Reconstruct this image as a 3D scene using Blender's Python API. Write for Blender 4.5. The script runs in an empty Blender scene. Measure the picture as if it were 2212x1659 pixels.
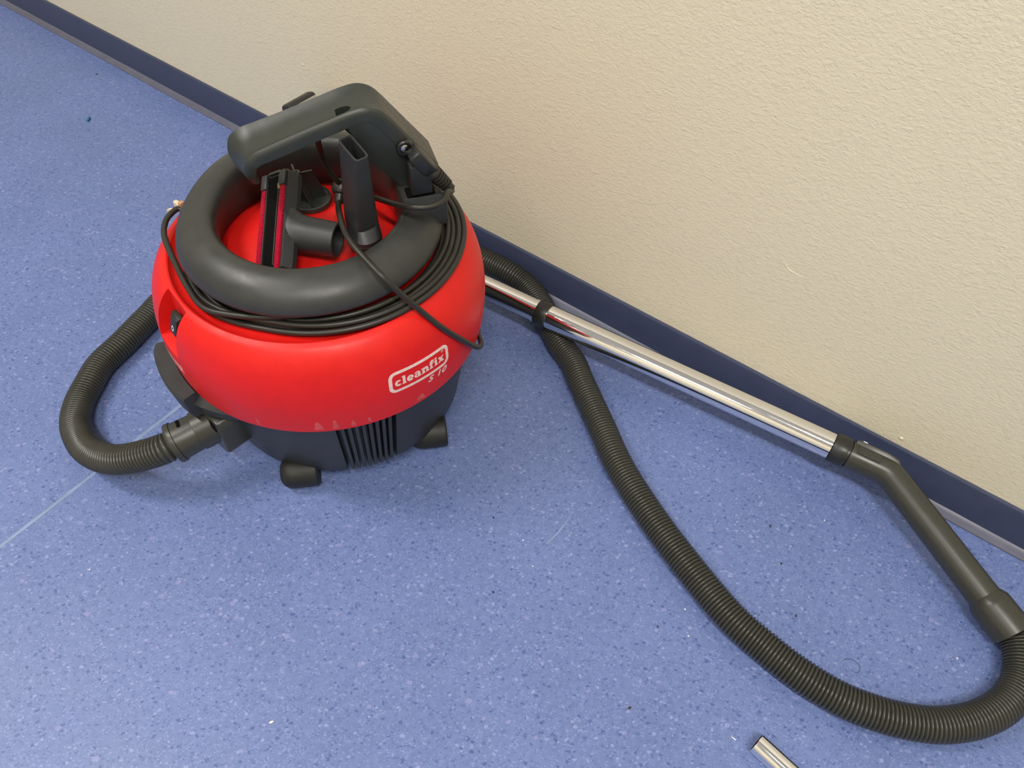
import bpy, bmesh, math, random
from mathutils import Vector, Matrix

random.seed(7)
S = bpy.context.scene
COL = S.collection
PI = math.pi
R_ = math.radians

# ------------------------------------------------------------------ camera
FPX, IW, IH = 1660.0, 2212.0, 1659.0
CAM_H = 0.8356
pitch, roll = R_(50.93), R_(2.58)
cf = Vector((0, math.cos(pitch), -math.sin(pitch)))
cu0 = Vector((0, math.sin(pitch), math.cos(pitch)))
cr0 = Vector((1, 0, 0))
cr = cr0 * math.cos(roll) + cu0 * math.sin(roll)
cu = -cr0 * math.sin(roll) + cu0 * math.cos(roll)
cam = bpy.data.cameras.new('camera')
cam.sensor_fit = 'HORIZONTAL'
cam.sensor_width = 36.0
cam.lens = FPX / IW * 36.0
cam.clip_start = 0.02
camo = bpy.data.objects.new('camera', cam)
COL.objects.link(camo)
camo.matrix_world = Matrix(((cr.x, cu.x, -cf.x, 0), (cr.y, cu.y, -cf.y, 0), (cr.z, cu.z, -cf.z, CAM_H), (0, 0, 0, 1)))
S.camera = camo

# ------------------------------------------------------------------ world, light, exposure
w = bpy.data.worlds.new('world')
S.world = w
w.use_nodes = True
w.node_tree.nodes['Background'].inputs[0].default_value = (0.9, 0.95, 1.0, 1)
w.node_tree.nodes['Background'].inputs[1].default_value = 0.02
S.view_settings.view_transform = 'Standard'
S.view_settings.look = 'None'
S.view_settings.gamma = 1.0
S.view_settings.use_curve_mapping = False
S.view_settings.exposure = 0.0

# wall frame: D runs along the wall (to the right), N points into the wall
D = Vector((0.81837, -0.57469, 0))
N = Vector((0.57469, 0.81837, 0))
WC = Vector((-0.05273, 0.93484, 0))
WANG = math.atan2(D.y, D.x)


def wl(s, n, z=0.0):
    """room point: s along the wall, n towards the wall (0 at its face), z up"""
    return WC + D * s + N * n + Vector((0, 0, z))


def ceiling_lamp(s, n, power, sx, sy, col):
    l = bpy.data.lights.new('ceiling_lamp', 'AREA')
    l.shape = 'RECTANGLE'
    l.size = sx
    l.size_y = sy
    l.energy = power
    l.color = col
    o = bpy.data.objects.new('ceiling_lamp', l)
    COL.objects.link(o)
    o.location = wl(s, n, 2.58)
    o.rotation_euler = (0, 0, WANG)
    return o


ceiling_lamp(-1.15, -1.3, 48, 1.2, 0.16, (1.0, 0.96, 0.88))
ceiling_lamp(1.35, -1.3, 56, 1.2, 0.16, (1.0, 0.96, 0.88))
ceiling_lamp(0.2, -2.3, 14, 0.6, 0.6, (1.0, 0.97, 0.9))

# ------------------------------------------------------------------ helpers
def at(px, py, z):
    """the point at height z that the photograph shows at pixel px, py"""
    d = cf + cr * ((px - IW / 2) / FPX) - cu * ((py - IH / 2) / FPX)
    t = (z - CAM_H) / d.z
    return Vector((0, 0, CAM_H)) + d * t


def tag(o, label=None, cat=None, group=None, kind=None):
    if label: o['label'] = label
    if cat: o['category'] = cat
    if group: o['group'] = group
    if kind: o['kind'] = kind
    return o


def thing(name, label, cat, loc, group=None):
    o = bpy.data.objects.new(name, None)
    o.empty_display_size = 0.05
    COL.objects.link(o)
    o.location = loc
    return tag(o, label, cat, group)


def wpos(p):
    v = Vector((0, 0, 0))
    while p:
        v += p.location
        p = p.parent
    return v


def link(name, me, m, parent=None, loc=None, smooth=True):
    o = bpy.data.objects.new(name, me)
    COL.objects.link(o)
    if m is not None:
        me.materials.clear()
        for x in (m if isinstance(m, (list, tuple)) else [m]):
            me.materials.append(x)
    if parent: o.parent = parent
    if loc is not None: o.location = loc
    if smooth:
        me.polygons.foreach_set('use_smooth', [True] * len(me.polygons))
    return o


def sharp(me, deg=35):
    me.set_sharp_from_angle(angle=R_(deg))


def obj(name, vs, fs, m, parent=None, world=True, smooth=True, ang=35):
    """one mesh object; vs are world points (world=True) or already parent-local"""
    off = wpos(parent) if (parent and world) else Vector((0, 0, 0))
    me = bpy.data.meshes.new(name)
    me.from_pydata([tuple(Vector(v) - off) for v in vs], [], fs)
    bm = bmesh.new()
    bm.from_mesh(me)
    bmesh.ops.recalc_face_normals(bm, faces=bm.faces)
    bm.to_mesh(me)
    bm.free()
    o = link(name, me, m, parent, smooth=smooth)
    if smooth: sharp(me, ang)
    return o


def join(*parts):
    V, F = [], []
    for vs, fs in parts:
        b = len(V)
        V += list(vs)
        F += [tuple(i + b for i in f) for f in fs]
    return V, F


def lathe(prof, seg=96, center=(0, 0, 0), closed=False, a0=0.0, a1=2 * PI, angles=None, rfun=None):
    """surface of revolution about z of (r, z) points"""
    full = angles is None and abs(a1 - a0 - 2 * PI) < 1e-6
    if angles is None:
        n = seg if full else seg + 1
        angles = [a0 + (a1 - a0) * i / seg for i in range(n)]
    else:
        full = True
    vs, fs = [], []
    k = len(prof)
    for a in angles:
        for (r, z) in prof:
            rr = rfun(r, z, a) if rfun else r
            vs.append((center[0] + rr * math.cos(a), center[1] + rr * math.sin(a), center[2] + z))
    n = len(angles)
    for i in range(n if full else n - 1):
        j = (i + 1) % n
        for q in range(k if closed else k - 1):
            q2 = (q + 1) % k
            fs.append((i * k + q, j * k + q, j * k + q2, i * k + q2))
    return vs, fs


def frame(d, up=Vector((0, 0, 1))):
    d = d.normalized()
    x = d.cross(up)
    if x.length < 1e-5: x = d.cross(Vector((1, 0, 0)))
    x.normalize()
    return x, x.cross(d).normalized()


def spline(P, n=16):
    """Catmull-Rom through P, n samples a span"""
    P = [Vector(p) for p in P]
    Q = [P[0] * 2 - P[1]] + P + [P[-1] * 2 - P[-2]]
    out = []
    for i in range(1, len(Q) - 2):
        a, b, c, d = Q[i - 1], Q[i], Q[i + 1], Q[i + 2]
        for k in range(n):
            t = k / n
            out.append(0.5 * ((2 * b) + (c - a) * t + (2 * a - 5 * b + 4 * c - d) * t * t + (3 * b - a - 3 * c + d) * t ** 3))
    out.append(P[-1])
    return out


def resample(P, step):
    L = [0]
    for a, b in zip(P, P[1:]): L.append(L[-1] + (b - a).length)
    n = max(2, int(round(L[-1] / step)))
    out, j = [], 0
    for i in range(n + 1):
        s = L[-1] * i / n
        while j < len(L) - 2 and L[j + 1] < s: j += 1
        t = (s - L[j]) / max(1e-9, L[j + 1] - L[j])
        out.append(P[j].lerp(P[j + 1], min(1, max(0, t))))
    return out


def tube(P, r, seg=16, cap=True):
    """round tube along the points P, r a number or a list"""
    P = [Vector(p) for p in P]
    n = len(P)
    rs = r if isinstance(r, (list, tuple)) else [r] * n
    vs, fs = [], []
    x = None
    for i in range(n):
        d = (P[min(i + 1, n - 1)] - P[max(i - 1, 0)])
        if d.length < 1e-9: d = Vector((0, 0, 1))
        d.normalize()
        if x is None:
            x, y = frame(d)
        else:
            x = (x - d * x.dot(d)).normalized()
            y = d.cross(x)
        y = d.cross(x)
        for k in range(seg):
            a = 2 * PI * k / seg
            vs.append(P[i] + (x * math.cos(a) + y * math.sin(a)) * rs[i])
    for i in range(n - 1):
        for k in range(seg):
            k2 = (k + 1) % seg
            fs.append((i * seg + k, i * seg + k2, (i + 1) * seg + k2, (i + 1) * seg + k))
    if cap:
        fs.append(tuple(range(seg)))
        fs.append(tuple((n - 1) * seg + k for k in range(seg)))
    return vs, fs


def axis_lathe(p, d, prof, seg=32, closed=False):
    """revolve (distance along axis, radius) about the axis from p along d"""
    d = d.normalized()
    x, y = frame(d)
    vs, fs = [], []
    k = len(prof)
    for i in range(seg):
        a = 2 * PI * i / seg
        for (t, r) in prof:
            vs.append(p + d * t + (x * math.cos(a) + y * math.sin(a)) * r)
    for i in range(seg):
        j = (i + 1) % seg
        for q in range(k if closed else k - 1):
            q2 = (q + 1) % k
            fs.append((i * k + q, j * k + q, j * k + q2, i * k + q2))
    return vs, fs


def bbox_mesh(c, ax, ay, az, sx, sy, sz, bev=0.0, seg=2):
    """bevelled box at c with axes ax, ay, az and full sizes"""
    bm = bmesh.new()
    bmesh.ops.create_cube(bm, size=1.0)
    for v in bm.verts: v.co = Vector((v.co.x * sx, v.co.y * sy, v.co.z * sz))
    if bev > 0:
        bmesh.ops.bevel(bm, geom=list(bm.edges), offset=bev, segments=seg, profile=0.5, affect='EDGES')
    bm.verts.index_update()
    vs = [c + ax * v.co.x + ay * v.co.y + az * v.co.z for v in bm.verts]
    fs = [tuple(v.index for v in f.verts) for f in bm.faces]
    bm.free()
    return vs, fs


def prism(poly, o, ax, ay, az, h, bev=0.0, seg=2):
    """polygon (u,v) in the ax,ay plane extruded h along az, centred"""
    bm = bmesh.new()
    a = [bm.verts.new((u, v, -h / 2)) for u, v in poly]
    b = [bm.verts.new((u, v, h / 2)) for u, v in poly]
    n = len(poly)
    bm.faces.new(a[::-1])
    bm.faces.new(b)
    for i in range(n): bm.faces.new((a[i], a[(i + 1) % n], b[(i + 1) % n], b[i]))
    bmesh.ops.recalc_face_normals(bm, faces=bm.faces)
    if bev > 0:
        bmesh.ops.bevel(bm, geom=list(bm.edges), offset=bev, segments=seg, profile=0.5, affect='EDGES')
    bm.verts.index_update()
    vs = [o + ax * v.co.x + ay * v.co.y + az * v.co.z for v in bm.verts]
    fs = [tuple(v.index for v in f.verts) for f in bm.faces]
    bm.free()
    return vs, fs


def loft(rings, cap=True):
    k = len(rings[0])
    vs = [v for r in rings for v in r]
    fs = []
    for i in range(len(rings) - 1):
        for q in range(k):
            q2 = (q + 1) % k
            fs.append((i * k + q, i * k + q2, (i + 1) * k + q2, (i + 1) * k + q))
    if cap:
        fs.append(tuple(range(k)))
        fs.append(tuple((len(rings) - 1) * k + q for q in range(k)))
    return vs, fs


# ------------------------------------------------------------------ materials
def srgb(r, g, b):
    f = lambda c: (c / 255 / 12.92) if c / 255 <= 0.04045 else ((c / 255 + 0.055) / 1.055) ** 2.4
    return (f(r), f(g), f(b), 1)


class NT:
    def __init__(self, name):
        self.m = bpy.data.materials.new(name)
        self.m.use_nodes = True
        self.t = self.m.node_tree
        self.b = self.t.nodes['Principled BSDF']

    def n(self, typ, **kw):
        x = self.t.nodes.new(typ)
        for k, v in kw.items():
            if k.startswith('i_'):
                x.inputs[k[2:].replace('_', ' ')].default_value = v
            else:
                setattr(x, k, v)
        return x

    def l(self, a, b): self.t.links.new(a, b)

    def ramp(self, src, pts):
        r = self.n('ShaderNodeValToRGB')
        e = r.color_ramp.elements
        while len(e) < len(pts): e.new(0.5)
        for q, (p, c) in zip(e, pts):
            q.position = p
            q.color = c if isinstance(c, tuple) else (c, c, c, 1)
        self.l(src, r.inputs[0])
        return r.outputs[0]

    def mix(self, fac, a, b, mode='MIX'):
        x = self.n('ShaderNodeMix', data_type='RGBA', blend_type=mode)
        for sock, v in ((x.inputs[0], fac), (x.inputs[6], a), (x.inputs[7], b)):
            if isinstance(v, (int, float, tuple)): sock.default_value = v
            else: self.l(v, sock)
        return x.outputs[2]

    def coord(self, scale=None, out='Object'):
        c = self.n('ShaderNodeTexCoord')
        if scale is None: return c.outputs[out]
        mp = self.n('ShaderNodeMapping')
        mp.inputs['Scale'].default_value = scale
        self.l(c.outputs[out], mp.inputs[0])
        return mp.outputs[0]


def plastic(name, col, rough=0.4, grain=0.12, scratch=0.0, scale=900, bump=0.0, metallic=0.0, spec=0.5, dust=None):
    k = NT(name)
    co = k.coord()
    nz = k.n('ShaderNodeTexNoise', i_Scale=scale * 0.04, i_Detail=5.0, i_Roughness=0.6)
    k.l(co, nz.inputs['Vector'])
    lo = tuple(c * (1 - grain) for c in col[:3]) + (1,)
    hi = tuple(min(1, c * (1 + grain)) for c in col[:3]) + (1,)
    c = k.ramp(nz.outputs[0], [(0.35, lo), (0.65, hi)])
    if dust:
        n3 = k.n('ShaderNodeTexNoise', i_Scale=260.0, i_Detail=3.0)
        k.l(co, n3.inputs['Vector'])
        c = k.mix(k.ramp(n3.outputs[0], [(0.66, 0.0), (0.78, dust[1])]), c, dust[0])
    if scratch > 0:
        mp = k.n('ShaderNodeMapping')
        mp.inputs['Scale'].default_value = (30, 30, 160)
        mp.inputs['Rotation'].default_value = (0.5, 0.4, 0.9)
        k.l(co, mp.inputs[0])
        v = k.n('ShaderNodeTexNoise', i_Scale=3.0, i_Detail=2.0)
        k.l(mp.outputs[0], v.inputs['Vector'])
        f = k.ramp(v.outputs[0], [(0.72, 0.0), (0.78, scratch)])
        c = k.mix(f, c, tuple(min(1, x * 1.6 + 0.05) for x in col[:3]) + (1,))
    k.l(c, k.b.inputs['Base Color'])
    k.l(k.ramp(nz.outputs[0], [(0.3, max(0.02, rough - 0.05)), (0.7, rough + 0.06)]), k.b.inputs['Roughness'])
    k.b.inputs['Metallic'].default_value = metallic
    k.b.inputs['Specular IOR Level'].default_value = spec
    if bump > 0:
        n2 = k.n('ShaderNodeTexNoise', i_Scale=float(scale), i_Detail=2.0)
        k.l(co, n2.inputs['Vector'])
        bp = k.n('ShaderNodeBump', i_Strength=bump, i_Distance=0.0004)
        k.l(n2.outputs[0], bp.inputs['Height'])
        k.l(bp.outputs[0], k.b.inputs['Normal'])
    return k.m


M = {}
M['red'] = plastic('red_plastic', (0.66, 0.010, 0.008, 1), 0.42, 0.04, 0.10, spec=0.35, bump=0.05, scale=1400)
M['grey'] = plastic('dark_grey_plastic', (0.031, 0.033, 0.032, 1), 0.40, 0.08, 0.05, bump=0.12, scale=1500)
M['tank'] = plastic('dark_grey_plastic_shaded', (0.026, 0.028, 0.031, 1), 0.45, 0.08, 0.05, bump=0.12, scale=1500)  # ring plastic again; tank's shade and blue floor reflection put into the colour
M['handle'] = plastic('handle_plastic', (0.027, 0.032, 0.029, 1), 0.40, 0.06, 0.03, bump=0.1, scale=1500)
M['hose'] = plastic('hose_plastic', (0.036, 0.0365, 0.031, 1), 0.30, 0.06)
M['wand'] = plastic('wand_plastic', (0.034, 0.035, 0.029, 1), 0.34, 0.05, bump=0.05)
M['black'] = plastic('black_plastic', (0.014, 0.015, 0.015, 1), 0.38, 0.1, 0.0, bump=0.08, dust=((0.09, 0.085, 0.07, 1), 0.35))
M['cord'] = plastic('cord_rubber', (0.020, 0.019, 0.016, 1), 0.40, 0.08)
M['rubber'] = plastic('wheel_rubber', (0.010, 0.010, 0.009, 1), 0.55, 0.2, 0.0, bump=0.3, scale=700)
M['dark'] = plastic('shadow_black', (0.003, 0.003, 0.003, 1), 0.9, 0.1, spec=0.1)  # near-black: the shade inside slots and recesses put into the colour
M['white_print'] = plastic('white_print', (0.80, 0.60, 0.57, 1), 0.45, 0.12, scale=6000)
M['rub'] = plastic('rubbed_red', (0.66, 0.075, 0.070, 1), 0.5, 0.25, scale=5000)
M['white'] = plastic('white_paint', (0.8, 0.8, 0.78, 1), 0.4, 0.05)
M['cream'] = plastic('cream_plastic', (0.68, 0.58, 0.45, 1), 0.5, 0.1)
M['orange_brown'] = plastic('tan_plastic', (0.50, 0.25, 0.12, 1), 0.5, 0.1)
M['steel'] = plastic('steel', (0.65, 0.65, 0.66, 1), 0.25, 0.08, metallic=1.0)
M['chrome'] = plastic('chrome', (0.86, 0.86, 0.87, 1), 0.035, 0.01, metallic=1.0)
M['brass_fluff'] = plastic('dust_fluff', (0.35, 0.26, 0.14, 1), 0.9, 0.3)
M['blue_bit'] = plastic('blue_plastic', (0.01, 0.14, 0.30, 1), 0.35, 0.1)
M['dark_bit'] = plastic('dirt', (0.03, 0.025, 0.02, 1), 0.8, 0.3)
M['cardboard'] = plastic('pale_crumb', (0.6, 0.55, 0.45, 1), 0.8, 0.2)

# red velvet strip
k = NT('red_velvet')
co = k.coord()
v = k.n('ShaderNodeTexVoronoi', i_Scale=900.0)
k.l(co, v.inputs['Vector'])
k.l(k.ramp(v.outputs['Distance'], [(0.0, (0.62, 0.004, 0.045, 1)), (0.7, (0.26, 0.001, 0.016, 1))]), k.b.inputs['Base Color'])
k.b.inputs['Roughness'].default_value = 0.9
k.b.inputs['Sheen Weight'].default_value = 0.05
k.b.inputs['Specular IOR Level'].default_value = 0.1
bp = k.n('ShaderNodeBump', i_Strength=0.8, i_Distance=0.001)
k.l(v.outputs['Distance'], bp.inputs['Height'])
k.l(bp.outputs[0], k.b.inputs['Normal'])
M['velvet'] = k.m

# vinyl floor: blue with dark and pale chips
k = NT('blue_vinyl')
co = k.coord()
base0, base1 = srgb(94, 111, 160), srgb(102, 119, 171)
n1 = k.n('ShaderNodeTexNoise', i_Scale=7.0, i_Detail=4.0, i_Roughness=0.6)
k.l(co, n1.inputs['Vector'])
c = k.ramp(n1.outputs[0], [(0.3, base0), (0.7, base1)])
n2 = k.n('ShaderNodeTexNoise', i_Scale=140.0, i_Detail=3.0, i_Roughness=0.65)
k.l(co, n2.inputs['Vector'])
c = k.mix(k.ramp(n2.outputs[0], [(0.45, 0.0), (0.72, 0.45)]), c, srgb(114, 131, 184))
c = k.mix(k.ramp(n2.outputs[0], [(0.28, 0.45), (0.5, 0.0)]), c, srgb(88, 105, 157))


def chips(scale, thr, colr, amt, seed, jit):
    global c
    mp = k.n('ShaderNodeMapping')
    mp.inputs['Location'].default_value = (seed, seed * 1.7, 0)
    mp.inputs['Scale'].default_value = (1, 1.35, 1)
    mp.inputs['Rotation'].default_value = (0, 0, 0.5)
    k.l(co, mp.inputs[0])
    nd = k.n('ShaderNodeTexNoise', i_Scale=scale * 1.1, i_Detail=2.0)
    k.l(mp.outputs[0], nd.inputs['Vector'])
    ad = k.n('ShaderNodeVectorMath', operation='MULTIPLY_ADD')
    k.l(nd.outputs[1], ad.inputs[0])
    ad.inputs[1].default_value = (jit / scale,) * 3
    k.l(mp.outputs[0], ad.inputs[2])
    vo = k.n('ShaderNodeTexVoronoi', i_Scale=scale)
    vo.voronoi_dimensions = '2D'
    k.l(ad.outputs[0], vo.inputs['Vector'])
    sp = k.n('ShaderNodeSeparateColor')
    k.l(vo.outputs['Color'], sp.inputs[0])
    pick = k.ramp(sp.outputs[0], [(thr, 1.0), (thr + 0.01, 0.0)])
    rad = k.n('ShaderNodeMath', operation='MULTIPLY')
    k.l(sp.outputs[1], rad.inputs[0])
    rad.inputs[1].default_value = 0.30
    lt = k.n('ShaderNodeMath', operation='LESS_THAN')
    k.l(vo.outputs['Distance'], lt.inputs[0])
    ad2 = k.n('ShaderNodeMath', operation='ADD')
    k.l(rad.outputs[0], ad2.inputs[0])
    ad2.inputs[1].default_value = 0.12
    k.l(ad2.outputs[0], lt.inputs[1])
    m1 = k.n('ShaderNodeMath', operation='MULTIPLY')
    k.l(pick, m1.inputs[0])
    k.l(lt.outputs[0], m1.inputs[1])
    m2 = k.n('ShaderNodeMath', operation='MULTIPLY')
    k.l(m1.outputs[0], m2.inputs[0])
    m2.inputs[1].default_value = amt
    c = k.mix(m2.outputs[0], c, colr)


chips(210, 0.26, srgb(74, 91, 146), 0.6, 0.0, 1.3)
chips(230, 0.18, srgb(126, 141, 192), 0.5, 3.1, 1.3)
chips(170, 0.12, srgb(64, 83, 140), 0.75, 5.7, 1.0)
chips(165, 0.07, srgb(143, 152, 198), 0.60, 9.2, 1.0)
chips(420, 0.22, srgb(136, 150, 200), 0.55, 2.2, 1.5)
chips(420, 0.20, srgb(70, 88, 144), 0.55, 12.9, 1.5)
chips(120, 0.03, srgb(140, 143, 190), 0.5, 15.5, 1.0)
k.l(c, k.b.inputs['Base Color'])
k.l(k.ramp(n1.outputs[0], [(0.3, 0.38), (0.7, 0.5)]), k.b.inputs['Roughness'])
k.b.inputs['Specular IOR Level'].default_value = 0.4
n3 = k.n('ShaderNodeTexNoise', i_Scale=60.0, i_Detail=4.0)
k.l(co, n3.inputs['Vector'])
bp = k.n('ShaderNodeBump', i_Strength=0.12, i_Distance=0.002)
k.l(n3.outputs[0], bp.inputs['Height'])
k.l(bp.outputs[0], k.b.inputs['Normal'])
M['floor'] = k.m

# painted plaster wall with ridges
k = NT('cream_wall_paint')
co = k.coord()
n1 = k.n('ShaderNodeTexNoise', i_Scale=2.5, i_Detail=3.0)
k.l(co, n1.inputs['Vector'])
c = k.ramp(n1.outputs[0], [(0.35, (0.685, 0.632, 0.490, 1)), (0.65, (0.705, 0.650, 0.505, 1))])
k.l(c, k.b.inputs['Base Color'])
k.b.inputs['Roughness'].default_value = 0.55
mp = k.n('ShaderNodeMapping')
mp.inputs['Rotation'].default_value = (0, 0, -WANG)
k.l(co, mp.inputs[0])
mp2 = k.n('ShaderNodeMapping')
mp2.inputs['Scale'].default_value = (1.0, 1.0, 1.9)
mp2.inputs['Rotation'].default_value = (0, 0.30, 0)
k.l(mp.outputs[0], mp2.inputs[0])
na = k.n('ShaderNodeTexNoise', i_Scale=190.0, i_Detail=3.0, i_Roughness=0.55, i_Distortion=0.6)
k.l(mp2.outputs[0], na.inputs['Vector'])
nb = k.n('ShaderNodeTexNoise', i_Scale=95.0, i_Detail=5.0, i_Roughness=0.62, i_Distortion=1.2)
k.l(mp2.outputs[0], nb.inputs['Vector'])
rb = k.ramp(nb.outputs[0], [(0.56, 0.0), (0.66, 1.0)])
ra = k.ramp(na.outputs[0], [(0.35, 0.0), (0.8, 1.0)])
nc = k.n('ShaderNodeTexNoise', i_Scale=330.0, i_Detail=2.0)
k.l(co, nc.inputs['Vector'])
h = k.mix(0.62, rb, ra)
h = k.mix(0.15, h, nc.outputs[0])
bp = k.n('ShaderNodeBump', i_Strength=0.5, i_Distance=0.0012)
k.l(h, bp.inputs['Height'])
k.l(bp.outputs[0], k.b.inputs['Normal'])
M['wall'] = k.m
M['baseboard'] = plastic('navy_vinyl_skirting', srgb(55, 62, 88), 0.38, 0.05)
M['toe'] = plastic('lit_skirting_toe', srgb(92, 94, 112), 0.42, 0.08)  # upward-facing brightness and wall reflection put into the skirting colour
M['ceiling'] = plastic('white_ceiling', (0.8, 0.79, 0.75, 1), 0.8, 0.03)
M['seam'] = plastic('pale_weld', srgb(122, 140, 176), 0.5, 0.1)

# ------------------------------------------------------------------ the room
def slab(name, s0, s1, n0, n1, z0, z1, m, parent=None):
    P = [wl(s, n, z) for z in (z0, z1) for n in (n0, n1) for s in (s0, s1)]
    F = [(0, 1, 3, 2), (4, 6, 7, 5), (0, 4, 5, 1), (2, 3, 7, 6), (0, 2, 6, 4), (1, 5, 7, 3)]
    o = obj(name, P, F, m, parent, smooth=False)
    if not parent: o['kind'] = 'structure'
    return o


S0, S1, N0 = -3.2, 2.8, -3.0
floor = slab('floor', S0, S1, N0, 0.12, -0.1, 0.0, M['floor'])
slab('wall_back', S0 - 0.12, S1 + 0.12, 0.0, 0.12, 0.0, 2.62, M['wall'])
slab('wall_front', S0 - 0.12, S1 + 0.12, N0 - 0.12, N0, 0.0, 2.62, M['wall'])
slab('wall_left', S0 - 0.12, S0, N0, 0.0, 0.0, 2.62, M['wall'])
slab('wall_right', S1, S1 + 0.12, N0, 0.0, 0.0, 2.62, M['wall'])
slab('ceiling', S0 - 0.12, S1 + 0.12, N0 - 0.12, 0.12, 2.6, 2.72, M['ceiling'])

# sheet skirting: upright with a coved toe on the floor
bprof = [(-0.0000, 0.0615), (-0.0035, 0.0605), (-0.0045, 0.059), (-0.0045, 0.0105), (-0.0055, 0.0068), (-0.0080, 0.0050), (0.0, 0.0)]
vs = [wl(s, n, z) for s in (S0, S1) for n, z in bprof]
kk = len(bprof)
fs = [(i, i + 1, kk + i + 1, kk + i) for i in range(kk - 1)] + [tuple(range(kk)), tuple(range(2 * kk - 1, kk - 1, -1))]
bb = obj('baseboard_back', vs, fs, M['baseboard'])
bb['kind'] = 'structure'
tprof = [(-0.0060, 0.0066), (-0.0082, 0.0051), (-0.0110, 0.0042), (-0.0172, 0.0022), (-0.0176, 0.0002), (-0.002, 0.0002)]
vs = [wl(s, n, z) for s in (S0, S1) for n, z in tprof]
kk = len(tprof)
fs = [(i, (i + 1) % kk, kk + (i + 1) % kk, kk + i) for i in range(kk)]
obj('toe_strip', vs, fs, M['toe'], bb)

# welded floor seam
a, b = at(-60, 1228, 0), at(392, 874, 0)
dd = (b - a).normalized()
sx = Vector((-dd.y, dd.x, 0))
a = a - dd * 0.8
P, F = [], []
nseg = 90
L = (b - a).length + 0.95
for i in range(nseg + 1):
    p = a + dd * (L * i / nseg) + sx * random.uniform(-0.0004, 0.0004)
    wd = 0.0022 + random.uniform(-0.0004, 0.0004)
    P += [p - sx * wd + Vector((0, 0, 0.0001)), p + Vector((0, 0, 0.0006)), p + sx * wd + Vector((0, 0, 0.0001))]
    if i:
        q = 3 * i
        F += [(q - 3, q, q + 1, q - 2), (q - 2, q + 1, q + 2, q - 1)]
obj('weld_seam', P, F, M['seam'], floor)

# ------------------------------------------------------------------ vacuum cleaner
VC = Vector((-0.2248, 0.6545, 0.0))
vac = thing('vacuum_cleaner', 'round red canister vacuum cleaner with dark grey ring and handle, standing by the cream wall', 'vacuum cleaner', VC)
Z = Vector((0, 0, 1))


def cyl(r, deg, z):
    a = R_(deg)
    return Vector((r * math.cos(a), r * math.sin(a), z))


# red hood: outer skin, shoulder, cord groove and the dish inside the ring
hood = [(0.1815, 0.160), (0.1850, 0.1600), (0.1856, 0.1635), (0.1870, 0.178), (0.1880, 0.195), (0.1876, 0.208), (0.1862, 0.222), (0.1835, 0.235),
        (0.1795, 0.2475), (0.1735, 0.2585), (0.1660, 0.2670), (0.1612, 0.2700), (0.1583, 0.2713), (0.1564, 0.2706), (0.1540, 0.2664), (0.1500, 0.2634), (0.1450, 0.2628),
        (0.1180, 0.2630), (0.1120, 0.2622), (0.1030, 0.2622), (0.0985, 0.2640), (0.0955, 0.2700), (0.0900, 0.2730), (0.0600, 0.2775), (0.0300, 0.2795), (0.0, 0.2800)]
fine = [hood[0], hood[1], hood[2]]
sp = spline([Vector((r, 0, z)) for r, z in hood[2:13]], 3)
fine += [(p.x, p.z) for p in sp[1:]] + hood[13:]
inner = [(0.0, 0.262), (0.10, 0.255), (0.150, 0.235), (0.172, 0.20), (0.1815, 0.160)]


def hood_r(z):
    """outer radius of the hood at height z"""
    for (r0, z0), (r1, z1) in zip(hood[1:], hood[2:13]):
        if z0 <= z <= z1: return r0 + (r1 - r0) * (z - z0) / max(1e-9, z1 - z0)
    return hood[1][0]


def bool_cut(o, cutters):
    """subtract closed cutter meshes from o, then bake"""
    tmp = []
    for vs, fs in cutters:
        c_ = obj('cutter', vs, fs, None, smooth=False)
        c_.location = wpos(o) * 0
        tmp.append(c_)
        md = o.modifiers.new('cut', 'BOOLEAN')
        md.operation = 'DIFFERENCE'
        md.solver = 'EXACT'
        md.object = c_
    bpy.context.view_layer.update()
    dg = bpy.context.evaluated_depsgraph_get()
    me = bpy.data.meshes.new_from_object(o.evaluated_get(dg))
    o.modifiers.clear()
    old = o.data
    o.data = me
    bpy.data.meshes.remove(old)
    for c_ in tmp:
        mm = c_.data
        bpy.data.objects.remove(c_)
        bpy.data.meshes.remove(mm)
    return o


vs, fs = lathe(fine + inner[1:], 192)
hd = obj('red_hood', [VC + Vector(v) for v in vs], fs, M['red'], vac)
SWA = -139.0
er, et = cyl(1, SWA, 0), cyl(1, SWA + 90, 0)
# recess for the switch: upright back wall, sloping sill
cut = prism([(0.164, 0.2195), (0.1660, 0.2190), (0.215, 0.2130), (0.215, 0.30), (0.158, 0.30)], VC, er, Z, et, 0.044)
bool_cut(hd, [cut])
hd.data.polygons.foreach_set('use_smooth', [True] * len(hd.data.polygons))
sharp(hd.data, 32)

# rocker switch in its recess
sw_c = VC + er * 0.1665 + et * 0.003 + Z * 0.2385
swf = obj('switch', *bbox_mesh(sw_c, et, er, Z, 0.018, 0.006, 0.034, 0.001), M['black'], vac)
rk = prism([(0.0, -0.0150), (0.0095, -0.0045), (0.0025, 0.0150), (0.0, 0.0150)], sw_c + er * 0.002, er, Z, et, 0.0145, 0.0006)
rko = obj('rocker', *rk, M['black'], swf)
nrm = (er * 0.0195 + Z * 0.0070).normalized()
up = nrm.cross(et).normalized()
zc = sw_c + er * (0.002 + 0.0095 - 0.35 * 0.0070) + Z * (-0.0045 + 0.35 * 0.0195) + nrm * 0.0004
ring = []
vs, fs = [], []
for i in range(28):
    a = 2 * PI * i / 28
    for q in (0.0016, 0.0026):
        vs.append(zc + et * math.cos(a) * q + up * math.sin(a) * q * 1.25)
for i in range(28):
    j = (i + 1) % 28
    fs.append((2 * i, 2 * j, 2 * j + 1, 2 * i + 1))

obj('off_mark', vs, fs, M['white'], swf)

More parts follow.
